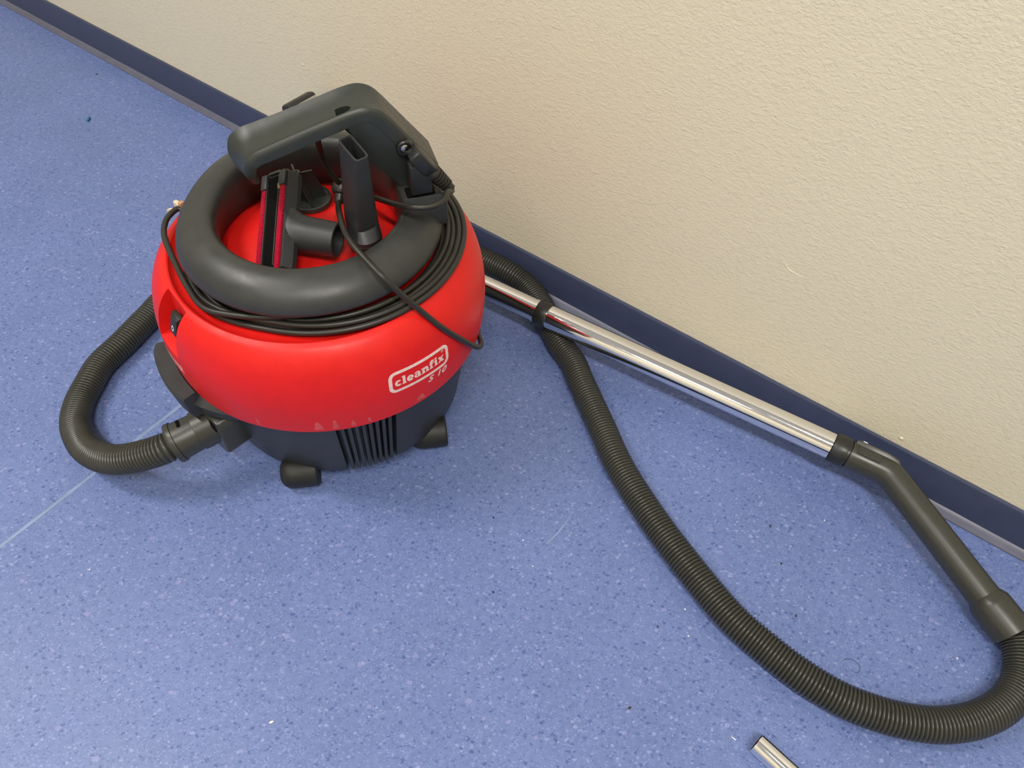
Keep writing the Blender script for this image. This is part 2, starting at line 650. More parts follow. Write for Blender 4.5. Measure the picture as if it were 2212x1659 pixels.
# tank below, with a recessed panel of upright fins
PA, PB = -79.0, -55.6
angs = [R_(-180 + 360 * i / 180) for i in range(180)]
angs = [a for a in angs if not (PA - 0.8 < math.degrees(a) < PB + 0.8 and (abs(math.degrees(a) - PA) < 0.8 or abs(math.degrees(a) - PB) < 0.8))]
for e in (PA, PB): angs += [R_(e - 0.05), R_(e + 0.05)]
angs.sort()
tprofile = [(0.0, 0.030), (0.146, 0.030), (0.1505, 0.0312), (0.1522, 0.034), (0.160, 0.08), (0.1690, 0.135), (0.1740, 0.160), (0.1740, 0.172), (0.15, 0.172)]


def trad(r, z, a):
    d_ = math.degrees(a)
    if PA < d_ < PB and r > 0.12 and z < 0.171: return r - 0.011
    return r


vs, fs = lathe(tprofile, angles=angs, rfun=trad)
tank = obj('tank', [VC + Vector(v) for v in vs], fs, M['tank'], vac)


def tank_r(z): return 0.1522 + (z - 0.034) / (0.160 - 0.034) * (0.1740 - 0.1522)


nf = 8
for i in range(nf):
    dg_ = PA + 1.2 + (PB - PA - 2.4) * (i + 0.5) / nf
    e1, e2 = cyl(1, dg_, 0), cyl(1, dg_ + 90, 0)
    poly = [(tank_r(0.034) - 0.014, 0.032), (tank_r(0.034) - 0.0005, 0.032), (tank_r(0.165) - 0.0005, 0.165), (tank_r(0.165) - 0.014, 0.165)]
    obj('vent_fin', *prism(poly, VC, e1, Z, e2, 0.0042, 0.0004, 1), M['tank'], vac)

# casters under the tank
WA = (cr0 * 0.96 + Vector((0, 1, 0)) * 0.20).normalized()


def caster(px, py, rr=0.0205, ln=0.046):
    c0 = at(px, py, rr)
    prof = [(-ln / 2 + 0.0, 0.0)] + [(-ln / 2 + 0.016 * (1 - math.cos(q)), rr * (0.35 + 0.65 * math.sin(q))) for q in [PI / 2 * i / 6 for i in range(7)]] + \
           [(ln / 2 - 0.002, rr), (ln / 2, rr - 0.002), (ln / 2, 0.0)]
    o = obj('caster', *axis_lathe(c0, WA, prof, 28), M['rubber'], vac)
    st = obj('caster_stem', *tube([c0 + Z * 0.006, Vector((c0.x, c0.y, 0.036)) + (VC - c0).normalized() * 0.010], 0.009, 14), M['rubber'], o)
    return o


caster(648, 1018)
caster(926, 934)
for dg_ in (58, 118, 205):
    p = VC + cyl(0.125, dg_, 0)
    prof = [(-0.023, 0.0), (-0.023, 0.012), (-0.016, 0.0195), (-0.006, 0.0205), (0.021, 0.0205), (0.023, 0.0185), (0.023, 0)]
    o = obj('caster', *axis_lathe(p + Z * 0.0205, WA, prof, 24), M['rubber'], vac)
    obj('caster_stem', *tube([p + Z * 0.026, p + Z * 0.036 - cyl(0.008, dg_, 0)], 0.009, 12), M['rubber'], o)

# dark grey ring bumper on top
rp = [(0.1260, 0.2830), (0.1330, 0.2845), (0.1390, 0.2875), (0.1413, 0.2915), (0.1404, 0.2975), (0.1372, 0.3045), (0.1315, 0.3108), (0.1238, 0.3158), (0.1155, 0.3192), (0.1080, 0.3202),
      (0.1015, 0.3178), (0.0973, 0.3115), (0.0960, 0.3020), (0.0975, 0.2880), (0.1020, 0.2700), (0.1070, 0.2672), (0.1150, 0.2690), (0.1190, 0.2780)]
sp = spline([Vector((r, 0, z)) for r, z in rp], 3)
vs, fs = lathe([(p.x, p.z) for p in sp], 160, closed=True)


def ring_rise(x, y):
    """the ring stands a little higher at the back"""
    t = min(1.0, max(0.0, ((1 + math.cos(math.atan2(y, x) - R_(100))) / 2 - 0.45) / 0.5))
    return 0.0105 * t * t * (3 - 2 * t)


vs = [(x, y, z + ring_rise(x, y) * min(1.0, max(0.0, (z - 0.283) / 0.03))) for x, y, z in vs]
obj('bumper_ring', [VC + Vector(v) for v in vs], fs, M['grey'], vac, ang=60)

# latch bar hugging the hood on the left
segs = 14
rings = []
for i in range(segs + 1):
    t = i / segs
    dg_ = -159 + t * 28.0
    ri = 0.1870
    ro = 0.2065 - 0.004 * max(0, t - 0.75) / 0.25 - 0.003 * max(0, 0.1 - t) / 0.1
    z0, z1 = 0.127 + 0.004 * (1 - t), 0.164
    b_ = 0.0025
    rings.append([VC + cyl(r, dg_, z) for r, z in ((ri, z1), (ro - b_, z1), (ro, z1 - b_), (ro - 0.004, z0 + b_), (ro - 0.006, z0), (ri - 0.012, z0))])
lat = obj('latch_bar', *loft(rings), M['tank'], vac, ang=30)
rings = []
for i in range(13):
    t = i / 12
    dg_ = -136 + t * 25
    ro = 0.199 - 0.026 * t
    rings.append([VC + cyl(r, dg_, z) for r, z in ((0.165, 0.157), (max(0.180 - 0.008 * t, ro - 0.012), 0.157), (ro, 0.148), (ro - 0.004, 0.126 + 0.012 * t), (0.160, 0.126 + 0.012 * t))])
obj('tank_flange', *loft(rings), M['tank'], vac, ang=30)

# inlet socket block
ia = -131.0
ir, it_ = cyl(1, ia, 0), cyl(1, ia + 90, 0)
blk = [(-0.027, 0.066), (0.016, 0.062), (0.026, 0.072), (0.026, 0.112), (0.022, 0.124), (-0.027, 0.124)]
inl = obj('inlet_socket', *prism(blk, VC + ir * 0.168, it_, Z, ir, 0.040, 0.003), M['wand'], vac)
obj('release_notch', *bbox_mesh(VC + ir * 0.1878 + it_ * 0.012 + Z * 0.113, it_, ir, Z, 0.010, 0.003, 0.014, 0.0008), M['dark'], inl)

# ------------------------------------------------------------------ handle of the vacuum
HA = 20.0
ha, hp = cyl(1, HA, 0), cyl(1, HA + 90, 0)


def hpt(a, p, z): return VC + ha * a + hp * p + Z * z


path = spline([Vector((a, 0, z)) for a, z in [(-0.0562, 0.3670), (-0.0588, 0.3780), (-0.0555, 0.3925), (-0.0450, 0.4012), (-0.0280, 0.4065), (0.004, 0.4155), (0.034, 0.4240), (0.054, 0.4295),
                                              (0.0700, 0.4315), (0.0830, 0.4268), (0.0930, 0.4165), (0.1040, 0.4015), (0.1210, 0.3785), (0.1385, 0.3550)]], 6)
npth = len(path)
rings = []
for i, q in enumerate(path):
    d_ = (path[min(i + 1, npth - 1)] - path[max(i - 1, 0)]).normalized()
    nn = Vector((-d_.z, 0, d_.x))
    t = i / (npth - 1)
    u = q.x
    hw = 0.0262
    if t < 0.2: hw = 0.0195 + 0.0067 * math.sin(PI / 2 * t / 0.2)
    sk = 0.0085 + 0.0075 * min(1, t / 0.32)
    dip = 0.0062 * min(1, t / 0.15) * (1 if t < 0.62 else max(0, 1 - (t - 0.62) / 0.12))
    sec = [(-hw + 0.003, -sk), (-hw, -sk + 0.002), (-hw, -0.0055), (-hw + 0.0010, -0.0020), (-hw + 0.0034, -0.0002), (-hw + 0.0062, -dip * 0.28)]
    sec += [(hw * f_, -dip * (1 - f_ * f_ * 0.95)) for f_ in (-0.55, -0.28, 0, 0.28, 0.55)]
    sec += [(hw - 0.0062, -dip * 0.28), (hw - 0.0034, -0.0002), (hw - 0.0010, -0.0020), (hw, -0.0055), (hw, -sk + 0.002), (hw - 0.003, -sk),
            (hw - 0.0035, -0.0065), (0, -0.0065 - dip), (-hw + 0.0035, -0.0065)]
    fade = max(0.0, 1 - t / 0.42) ** 1.5
    rings.append([hpt(q.x + nn.x * v_ - 0.0095 * fade * u_ / 0.022, u_, q.z + nn.z * v_ + 0.004 * fade * u_ / 0.022) for u_, v_ in sec])
hnd = obj('handle', *loft(rings), M['handle'], vac, ang=50)
# thumb hole near the elbow
hole = lathe([(0.0, -0.03), (0.0075, -0.03), (0.0075, 0.03), (0.0, 0.03)], 24)
hc = hpt(0.047, -0.008, 0.425)
cutv = []
for v in hole[0]:
    v = Vector(v)
    if v.x < -0.003: v.x = -0.003
    cutv.append(hc + ha * v.x * 0.95 * 1.6 + hp * v.y * 1.0 + (Z * 0.97 - ha * 0.2) * v.z)
bool_cut(hnd, [(cutv, hole[1])])
hnd.data.polygons.foreach_set('use_smooth', [True] * len(hnd.data.polygons))
sharp(hnd.data, 50)
# side plates of the handle's bracket
plate = [(0.0745, 0.4290), (0.0830, 0.4245), (0.0925, 0.4150), (0.1035, 0.4000), (0.1370, 0.3550), (0.1340, 0.3440), (0.1220, 0.3385), (0.0985, 0.3345), (0.0690, 0.3735), (0.0500, 0.4150), (0.052, 0.4265)]
for s_ in (-1, 1):
    pl_ = plate if s_ < 0 else plate[:8] + [(0.0600, 0.3725), (0.0500, 0.3850), (0.0440, 0.4150), (0.0500, 0.4265)]
    obj('side_plate', *prism(pl_, VC + hp * (0.0240 * s_), ha, Z, hp, 0.0034, 0.0010), M['handle'], hnd)
obj('bracket_shade_fill', *prism([(0.050, 0.4130), (0.074, 0.4190), (0.090, 0.4080), (0.1300, 0.3560), (0.1200, 0.3420), (0.1010, 0.3380), (0.0760, 0.3740)], VC, ha, Z, hp, 0.0430), M['dark'], hnd)  # added dark block, stands for the shade inside the bracket
# pivot boss with a silver screw, on the near plate
bp_ = hpt(0.1035, -0.0245, 0.3850)
boss = obj('pivot_boss', *axis_lathe(bp_, -hp, [(0, 0.0), (0, 0.0088), (0.0055, 0.0085), (0.0066, 0.0075), (0.0068, 0.0055), (0.0045, 0.0050), (0.0045, 0.0)], 28), M['black'], hnd)
obj('screw', *axis_lathe(bp_ - hp * 0.0045, -hp, [(0, 0.0), (0, 0.0046), (0.001, 0.0042), (0.0018, 0.0024), (0.0020, 0.0)], 20), M['steel'], boss)
# pedestal that carries the bracket, with the power inlet
ped = [(0.088, 0.300), (0.141, 0.296), (0.141, 0.3300), (0.134, 0.3375), (0.093, 0.3375)]
pd = obj('pedestal', *prism(ped, VC - hp * 0.008, ha, Z, hp, 0.080, 0.0025), M['grey'], vac)
obj('power_inlet', *bbox_mesh(hpt(0.1135, -0.0390, 0.3375), ha, hp, Z, 0.030, 0.015, 0.006, 0.0015), M['dark'], pd)

# dusting star holder: hub with four vanes on a round foot (clipped in the dish)
ph = at(664, 402, 0.300)
pf = Vector((ph.x, ph.y, 0.2790))
foot = [(0.0, 0.0), (0.0235, 0.0), (0.0245, 0.0015), (0.0240, 0.0060), (0.0222, 0.0068), (0.0215, 0.0040), (0.0, 0.0030)]
hol = obj('tool_clip', [pf + Vector(v) for v in lathe(foot, 40)[0]], lathe(foot, 40)[1], M['handle'], vac)
hl = [(0.0028, 0.0), (0.0052, 0.0), (0.0052, 0.040), (0.0028, 0.040)]
top = at(637, 373, 0.318)
ax_ = (top - pf).normalized()
obj('clip_hub', *axis_lathe(pf, ax_, [(0.002, 0.0028), (0.002, 0.0055), ((top - pf).length, 0.0055), ((top - pf).length, 0.0030)], 20, closed=True), M['handle'], hol)
for i in range(4):
    dg_ = 25 + 90 * i
    e1, e2 = cyl(1, dg_, 0), cyl(1, dg_ + 90, 0)
    h_ = top.z - pf.z
    sh = Vector((top.x - pf.x, top.y - pf.y, 0))
    poly = [(0.003, 0.002), (0.0205, 0.002), (0.0185, h_ - 0.001), (0.003, h_ - 0.001)]
    vs, fs = prism(poly, pf, e1, Z, e2, 0.0022, 0.0)
    vs = [v + sh * ((v.z - pf.z) / h_) for v in vs]
    obj('clip_vane', vs, fs, M['handle'], hol)

# ------------------------------------------------------------------ printed lettering on the hood
def text_mesh(body, size, shear=0.0, xs=1.0, bold=0.0, spacing=1.0):
    cv = bpy.data.curves.new('text', 'FONT')
    cv.body = body
    cv.size = size
    cv.shear = shear
    cv.offset = bold
    cv.space_character = spacing
    cv.align_x = 'CENTER'
    cv.align_y = 'CENTER'
    cv.resolution_u = 4
    o = bpy.data.objects.new('text', cv)
    COL.objects.link(o)
    bpy.context.view_layer.update()
    me = bpy.data.meshes.new_from_object(o.evaluated_get(bpy.context.evaluated_depsgraph_get()))
    bpy.data.objects.remove(o)
    bpy.data.curves.remove(cv)
    vs = [(v.co.x * xs, v.co.y) for v in me.vertices]
    fs = [tuple(p.vertices) for p in me.polygons]
    bpy.data.meshes.remove(me)
    return vs, fs


def on_hood(vs2, az, z0, rot=0.0, lift=0.00025):
    out = []
    c_, s_ = math.cos(rot), math.sin(rot)
    for x, y in vs2:
        x, y = x * c_ - y * s_, x * s_ + y * c_
        z = z0 + y * 0.965
        a = R_(az) + x / 0.187
        r = hood_r(z) + lift
        out.append(VC + Vector((r * math.cos(a), r * math.sin(a), z + lift * 0.5)))
    return out


def print_on(name, vf, az, z0, rot=0.0, parent=None):
    vs, fs = vf
    return obj(name, on_hood(vs, az, z0, rot), fs, M['white_print'], parent or vac, smooth=False)


def rrect(w_, h_, r_, n=8):
    out = []
    for cx_, cy_, a0 in ((w_ - r_, h_ - r_, 0), (-w_ + r_, h_ - r_, 90), (-w_ + r_, -h_ + r_, 180), (w_ - r_, -h_ + r_, 270)):
        for i in range(n + 1):
            a = R_(a0 + 90 * i / n)
            out.append((cx_ + r_ * math.cos(a), cy_ + r_ * math.sin(a)))
    return out


def dense(P, n=6):
    out = []
    for a_, b_ in zip(P, P[1:] + P[:1]):
        m_ = n if math.hypot(a_[0] - b_[0], a_[1] - b_[1]) > 0.004 else 1
        for i in range(m_): out.append((a_[0] + (b_[0] - a_[0]) * i / m_, a_[1] + (b_[1] - a_[1]) * i / m_))
    return out


LAZ, LZ, LROT = -46.6, 0.2125, -0.045
A_ = dense(rrect(0.0390, 0.0148, 0.0085), 24)
B_ = dense(rrect(0.0350, 0.0110, 0.0050), 24)
n_ = len(A_)
badge = print_on('logo_frame', (A_ + B_, [(i, (i + 1) % n_, n_ + (i + 1) % n_, n_ + i) for i in range(n_)]), LAZ, LZ, LROT)
# heavy lettering drawn as slab strokes
def slab_word(word, size):
    """fat slab letters built of short strokes, centred; size is the x-height"""
    V, F = [], []

    def quad(*p):
        b = len(V)
        V.extend(p)
        F.append(tuple(range(b, b + len(p))))

    def rect(x0, y0, x1, y1): quad((x0, y0), (x1, y0), (x1, y1), (x0, y1))

    def arc(cx_, cy_, ro, rio, a0, a1, n=16):
        for q in range(n):
            p = [R_(a0 + (a1 - a0) * (q + e) / n) for e in (0, 1)]
            quad((cx_ + rio[0] * math.cos(p[0]), cy_ + rio[1] * math.sin(p[0])), (cx_ + ro[0] * math.cos(p[0]), cy_ + ro[1] * math.sin(p[0])),
                 (cx_ + ro[0] * math.cos(p[1]), cy_ + ro[1] * math.sin(p[1])), (cx_ + rio[0] * math.cos(p[1]), cy_ + rio[1] * math.sin(p[1])))

    x = 0.0
    for ch in word:
        if ch == 'c':
            arc(x + 0.50, 0.5, (0.50, 0.53), (0.13, 0.24), 42, 322)
            x += 0.98
        elif ch == 'l':
            rect(x + 0.10, 0, x + 0.48, 1.42)
            rect(x, 0, x + 0.58, 0.20)
            rect(x, 1.24, x + 0.2, 1.42)
            x += 0.64
        elif ch == 'e':
            arc(x + 0.50, 0.5, (0.50, 0.53), (0.14, 0.22), 0, 325)
            rect(x + 0.12, 0.40, x + 0.98, 0.57)
            x += 1.05
        elif ch == 'a':
            arc(x + 0.42, 0.30, (0.42, 0.33), (0.12, 0.12), 0, 360)
            rect(x + 0.54, 0, x + 0.92, 0.72)
            arc(x + 0.46, 0.66, (0.46, 0.37), (0.12, 0.16), 0, 165)
            rect(x + 0.62, 0, x + 1.04, 0.18)
            x += 1.08
        elif ch == 'n':
            rect(x + 0.10, 0, x + 0.48, 1.0)
            rect(x, 0, x + 0.56, 0.18)
            rect(x, 0.82, x + 0.3, 1.0)
            arc(x + 0.70, 0.62, (0.40, 0.41), (0.03, 0.16), 0, 180)
            rect(x + 0.73, 0, x + 1.10, 0.63)
            rect(x + 0.66, 0, x + 1.18, 0.18)
            x += 1.22
        elif ch == 'f':
            rect(x + 0.12, 0, x + 0.50, 1.05)
            rect(x, 0, x + 0.62, 0.18)
            arc(x + 0.52, 1.02, (0.40, 0.42), (0.03, 0.16), 25, 180)
            rect(x, 0.78, x + 0.78, 0.98)
            x += 0.80
        elif ch == 'i':
            rect(x + 0.10, 0, x + 0.48, 1.0)
            rect(x, 0, x + 0.58, 0.18)
            rect(x, 0.82, x + 0.3, 1.0)
            arc(x + 0.29, 1.26, (0.19, 0.17), (0.0, 0.0), 0, 360)
            x += 0.62
        elif ch == 'x':
            quad((x, 0), (x + 0.36, 0), (x + 1.06, 1.0), (x + 0.70, 1.0))
            quad((x + 0.62, 0), (x + 1.10, 0), (x + 0.44, 1.0), (x - 0.02, 1.0))
            x += 1.08
        x += 0.05
    return [((px_ - x / 2) * size, (py_ - 0.62) * size) for px_, py_ in V], F


print_on('logo_lettering', slab_word('cleanfix', 0.0082), LAZ, LZ - 0.0008, LROT)
print_on('registered_mark', text_mesh('\u00ae', 0.006, 0.0, 1.0, 0.0), LAZ + 9.4, LZ + 0.0066, LROT)
print_on('model_lettering', text_mesh('S 10', 0.0128, 0.25, 1.10, 0.0004, 1.1), LAZ + 6.2, LZ - 0.0222, LROT)
print_on('filter_lettering', text_mesh('HEPA-FILTER', 0.0140, 0.0, 0.78, 0.00025), -141.0, 0.199, 0.0)

# pale rub marks along the rim of the hood
for px_m, w_m, h_m in ((691, 0.0052, 0.017), (727, 0.0034, 0.018), (764, 0.0028, 0.012), (797, 0.0022, 0.010), (905, 0.0060, 0.012), (565, 0.0014, 0.016)):
    py_m = {691: 925, 727: 925, 764: 915, 797: 905, 905: 858, 565: 910}[px_m]
    p_ = at(px_m, py_m, 0.164) - VC
    a_m = math.degrees(math.atan2(p_.y, p_.x))
    pv = [(-w_m, 0.0), (w_m, 0.0), (w_m * 0.7, h_m * 0.5), (w_m * 0.25, h_m * 0.9), (-w_m * 0.15, h_m), (-w_m * 0.7, h_m * 0.6)]
    obj('rub_mark', on_hood(pv, a_m, 0.1645, 0.0, 0.00015), [tuple(range(6))], M['rub'], hd, smooth=False)

# ------------------------------------------------------------------ suction hose
HR = 0.0185
cuff_in = VC + cyl(0.1955, -134.5, 0.091)
cuff_out = at(374, 959, 0.085)
cd = (cuff_out - cuff_in).normalized()
Lc = (cuff_out - cuff_in).length
wand_end = at(2188, 1367, 0.024)
wand_mid = at(2141, 1308, 0.029)
wd_ = (wand_end - wand_mid).normalized()
hz = 0.0188
pts = [cuff_out - cd * 0.004, cuff_out + cd * 0.012, at(300, 986, 0.071), at(249, 993, 0.058), at(207, 983, 0.044), at(178, 958, 0.032), at(163, 917, 0.023), at(171, 872, hz), at(193, 828, hz),
       at(219, 786, hz), at(266, 741, hz), at(322, 684, hz), at(372, 640, hz), Vector((-0.425, 0.865, hz)), Vector((-0.345, 0.925, hz)), Vector((-0.255, 0.962, hz)),
       Vector((-0.165, 0.955, 0.022)), at(1000, 543, 0.029), at(1036, 558, 0.031), at(1096, 587, 0.030), at(1137, 617, 0.023), at(1172, 664, hz), at(1205, 735, hz), at(1237, 781, hz), at(1255, 823, hz), at(1300, 922, hz),
       at(1338, 1006, hz), at(1404, 1112, hz), at(1486, 1222, hz), at(1576, 1330, hz), at(1649, 1395, hz), at(1729, 1457, hz), at(1818, 1511, hz), at(1900, 1543, hz),
       at(1970, 1560, hz), at(2036, 1566, hz), at(2110, 1554, hz), at(2170, 1522, hz), at(2203, 1474, 0.0195), at(2207, 1424, 0.021), wand_end + wd_ * 0.006, wand_end - wd_ * 0.006]
hose = thing('suction_hose', 'long dark grey ribbed suction hose looping across the blue floor, with its bent plastic wand', 'hose', Vector((pts[20].x, pts[20].y, 0)))
cl = resample(spline(pts, 24), 0.0042 / 6)
prof6 = [-0.0027, -0.0012, -0.0003, 0.0, -0.0003, -0.0012]
obj('ribbed_hose', *tube(cl, [HR + prof6[i % 6] for i in range(len(cl))], 26), M['hose'], hose, ang=70)
# cuff that plugs into the inlet
cprof = [(0.0, 0.0), (0.0, 0.0215), (0.006, 0.0222), (Lc - 0.007, 0.0232), (Lc - 0.0065, 0.0248), (Lc - 0.0015, 0.0251), (Lc, 0.0243), (Lc, 0.0205), (Lc - 0.008, 0.019)]
obj('socket_collar', *axis_lathe(cuff_in, cd, [(-0.024, 0.0229), (0.0050, 0.0229), (0.0050, 0.0236), (0.0046, 0.0240), (-0.024, 0.0240)], 40, closed=True), M['wand'], inl)
cuff = obj('inlet_cuff', *axis_lathe(cuff_in, cd, cprof, 40), M['wand'], hose)
cx_, cy_ = frame(cd)
obj('cuff_slot', *bbox_mesh(cuff_in + cd * (Lc - 0.018) + cy_ * 0.0219 + cx_ * 0.004, cd, cx_, cy_, 0.004, 0.010, 0.004, 0.0008), M['dark'], cuff)

# bent wand: cuff on the hose, slim grip, elbow, socket on the chrome tube
TZ = 0.0565
tubeR = at(1797, 964, TZ)
tubeL = at(1176, 679, TZ)
td = (tubeL - tubeR).normalized()
bend = at(1919, 1020, 0.0545)
coll0 = tubeR
wp = [wand_end, wand_end.lerp(wand_mid, 0.4), wand_mid, wand_mid.lerp(bend, 0.022), wand_mid.lerp(bend, 0.065)]
wr = [0.0230, 0.0228, 0.0226, 0.0222, 0.0182]
e0 = wand_mid.lerp(bend, 0.94)
e1 = bend.lerp(coll0, 0.15)
bz = [((1 - t) ** 2) * e0 + 2 * t * (1 - t) * bend + t * t * e1 for t in [i / 7 for i in range(8)]]
for t in (0.3, 0.5, 0.7): 
    wp.append(wand_mid.lerp(bend, t)); wr.append(0.0180 - 0.0004 * t)
wp += bz
wr += [0.0176] * 8
gdl = (coll0 - bend).length
wp += [bend.lerp(coll0, 0.6), bend.lerp(coll0, 1 - 0.0214 / gdl), bend.lerp(coll0, 1 - 0.0208 / gdl), bend.lerp(coll0, 1 - 0.0206 / gdl), bend.lerp(coll0, 1 - 0.011 / gdl)]
wr += [0.0177, 0.0180, 0.0174, 0.0148, 0.0148]
wand = obj('bent_wand', *tube(wp, wr, 36), M['wand'], hose, ang=25)
g0 = bend.lerp(coll0, 0.16)
gd = (coll0 - bend).normalized()
gx, gy = frame(gd)
gs = (Vector((0, 0, CAM_H)) - g0).normalized()
side = N - gd * N.dot(gd)
side = (side * 0.75 + Z * 0.65).normalized()
s2 = gd.cross(side).normalized()
Lg = (coll0 - bend).length
obj('air_slider', *prism([(-0.010, 0.0110), (-0.004, 0.0190), (0.010, 0.0212), (Lg - 0.026, 0.0212), (Lg - 0.0225, 0.0195), (Lg - 0.0225, 0.0110)], bend, gd, side, s2, 0.017, 0.0014), M['wand'], wand)
obj('slider_pin', *bbox_mesh(bend + gd * (Lg - 0.033) + side * 0.0214, gd, s2, side, 0.006, 0.003, 0.0016, 0.0006), M['steel'], wand)
zr = (Z - gd * Z.dot(gd)).normalized()
zr = (zr - side * 0.15).normalized()
obj('slot_cover', *bbox_mesh(bend + gd * (Lg * 0.42) + zr * 0.0172, gd, gd.cross(zr).normalized(), zr, 0.028, 0.011, 0.003, 0.0006), M['wand'], wand)
cxm, cym = frame(wd_)
obj('cuff_slot', *bbox_mesh(wand_mid.lerp(wand_end, 0.72) + (Z * 0.9 + D * 0.35).normalized() * 0.0218, wd_, wd_.cross(Z).normalized(), Z, 0.0025, 0.009, 0.002, 0.0004), M['dark'], wand)

# ------------------------------------------------------------------ chrome suction tube
ct = thing('suction_tube', 'chrome suction tube in two lengths lying across the hose by the skirting board', 'tube', Vector((tubeL.x, tubeL.y, 0)))
TR = 0.0168


def pipe(p, d, L_, r0, r1=None, wall=0.0012):
    r1 = r1 or r0
    return axis_lathe(p, d, [(0, r0 - wall), (0, r0 - 0.0003), (0.0003, r0), (L_ - 0.0003, r1), (L_, r1 - 0.0003), (L_, r1 - wall)], 160, closed=True)


Lr = (tubeL - tubeR).length
obj('tube_length', *pipe(tubeR + td * 0.0005, td, Lr + 0.0145, TR), M['chrome'], ct)
tz2 = 0.054
endL = tubeL + td * 0.47
endL.z = 0.062
d2 = (endL - tubeL).normalized()
obj('tube_length', *pipe(tubeL, d2, 0.46, TR - 0.0009), M['chrome'], ct)
tag(obj('collar', *axis_lathe(tubeL - td * 0.008, td, [(0, TR), (0.0, TR + 0.0016), (0.001, TR + 0.0021), (0.017, TR + 0.0021), (0.018, TR + 0.0016), (0.018, TR - 0.002)], 48), M['black'], ct), 'black plastic collar joining the two chrome lengths')
tag(obj('collar', *axis_lathe(tubeR - td * 0.018, td, [(0, TR), (0.0, TR + 0.0022), (0.001, TR + 0.0026), (0.017, TR + 0.0026), (0.018, TR + 0.002), (0.018, TR - 0.001)], 48), M['black'], ct), 'black plastic collar where the tube meets the bent wand')

# floor head at the far end of the tube, stood up against the wall behind the vacuum
nzb = wl(-0.33, -0.075, 0.0)
nz = thing('floor_nozzle', 'black floor nozzle with steel sole plate, peeking up behind the vacuum handle', 'nozzle', nzb)
na_ = (D * -0.40 + Z * 0.92).normalized()
nb_ = N.copy()
nc_ = na_.cross(nb_)
ncn = at(640, 212, 0.186) - na_ * 0.094
body = [(-0.091, -0.016), (-0.097, -0.010), (-0.097, 0.006), (-0.079, 0.016), (0.076, 0.016), (0.094, 0.006), (0.094, -0.010), (0.088, -0.016)]
obj('nozzle_body', *prism(body, ncn, na_, nc_, nb_, 0.055, 0.004), M['black'], nz)
obj('sole_plate', *bbox_mesh(ncn - nc_ * 0.0175, na_, nb_, nc_, 0.178, 0.048, 0.003, 0.001), M['steel'], nz)
for s_ in (-1, 1):
    obj('brush_strip', *bbox_mesh(ncn - nc_ * 0.022 + nb_ * 0.021 * s_, na_, nb_, nc_, 0.168, 0.005, 0.008, 0.001), M['black'], nz)
obj('nozzle_neck', *tube([ncn + nc_ * 0.012 - na_ * 0.02, ncn + nc_ * 0.024 - na_ * 0.03, ncn + nc_ * 0.024 - na_ * 0.055], [0.016, 0.015, 0.014], 24), M['black'], nz)

# ------------------------------------------------------------------ power cord
CR = 0.0032
cord = thing('power_cord', 'black power cord coiled round the groove under the vacuum ring', 'cord', VC + Vector((0.15, -0.02, 0.27)))


def cp(r, dg_, z): return VC + cyl(r, dg_, z)


def bulge(dg_):
    """how far the coil fans out: most on the right-hand side"""
    d_ = (dg_ + 180) % 360 - 180
    return max(0.0, math.cos(R_((d_ - 5) * 0.85))) ** 1.3 if abs(d_ - 5) < 105 else 0.0


def strand(k_, a0, a1, step=6):
    out = []
    n = int(abs(a1 - a0) / step)
    rf = [0.1256, 0.1266, 0.1318, 0.1330, 0.1374]
    zf = [0.2664, 0.2732, 0.2664, 0.2734, 0.2668]
    rr = [0.1402, 0.1466, 0.1524, 0.1590, 0.1650]
    zr = [0.2745, 0.2810, 0.2790, 0.2790, 0.2775]
    for i in range(n + 1):
        dg_ = a0 + (a1 - a0) * i / n
        b_ = bulge(dg_)
        d2_ = (dg_ + 180) % 360 - 180
        lf = math.exp(-((d2_ + 132) / 22.0) ** 2) * (0.0075 if k_ >= 3 else 0.0) - math.exp(-((abs(d2_) - 180) / 16.0) ** 2) * (0.0060 if k_ >= 3 else 0.0)
        wob = 0.0004 * math.sin(R_(dg_ * 3 + k_ * 70))
        out.append(cp(rf[k_] + (rr[k_] - rf[k_]) * b_ + wob + lf, dg_, zf[k_] + (zr[k_] - zf[k_]) * b_ + abs(wob)))
    return out


coil = []
for k_ in range(5):
    coil += strand(k_, -190 + 8, 170 - 8)
obj('cord_coil', *tube(resample(spline(coil, 3), 0.005), CR, 12), M['cord'], cord, ang=80)
# free tail: over the left side as a loose loop
loop = [cp(0.1290, -85, 0.2800), cp(0.1345, -100, 0.2800), cp(0.1425, -114, 0.2790), cp(0.1490, -126, 0.2775), at(404, 618, 0.2765), at(377, 565, 0.276), at(361, 530, 0.277), at(354, 503, 0.279), at(358, 478, 0.281), at(370, 461, 0.283), at(388, 450, 0.283), cp(0.1440, 172, 0.279), cp(0.1350, 155, 0.2775)]
obj('cord_loop', *tube(resample(spline(loop, 8), 0.004), CR, 12), M['cord'], cord, ang=80)


def on_skin(px, py, off):
    """where the sight line through px, py meets the hood's skin grown by off"""
    zz = 0.2704 + off
    while zz > 0.165:
        q_ = at(px, py, zz)
        if (Vector((q_.x, q_.y, 0)) - VC).length <= hood_r(min(0.2704, max(0.1605, zz - off * 0.45))) + off: return q_
        zz -= 0.0005
    return at(px, py, 0.2)


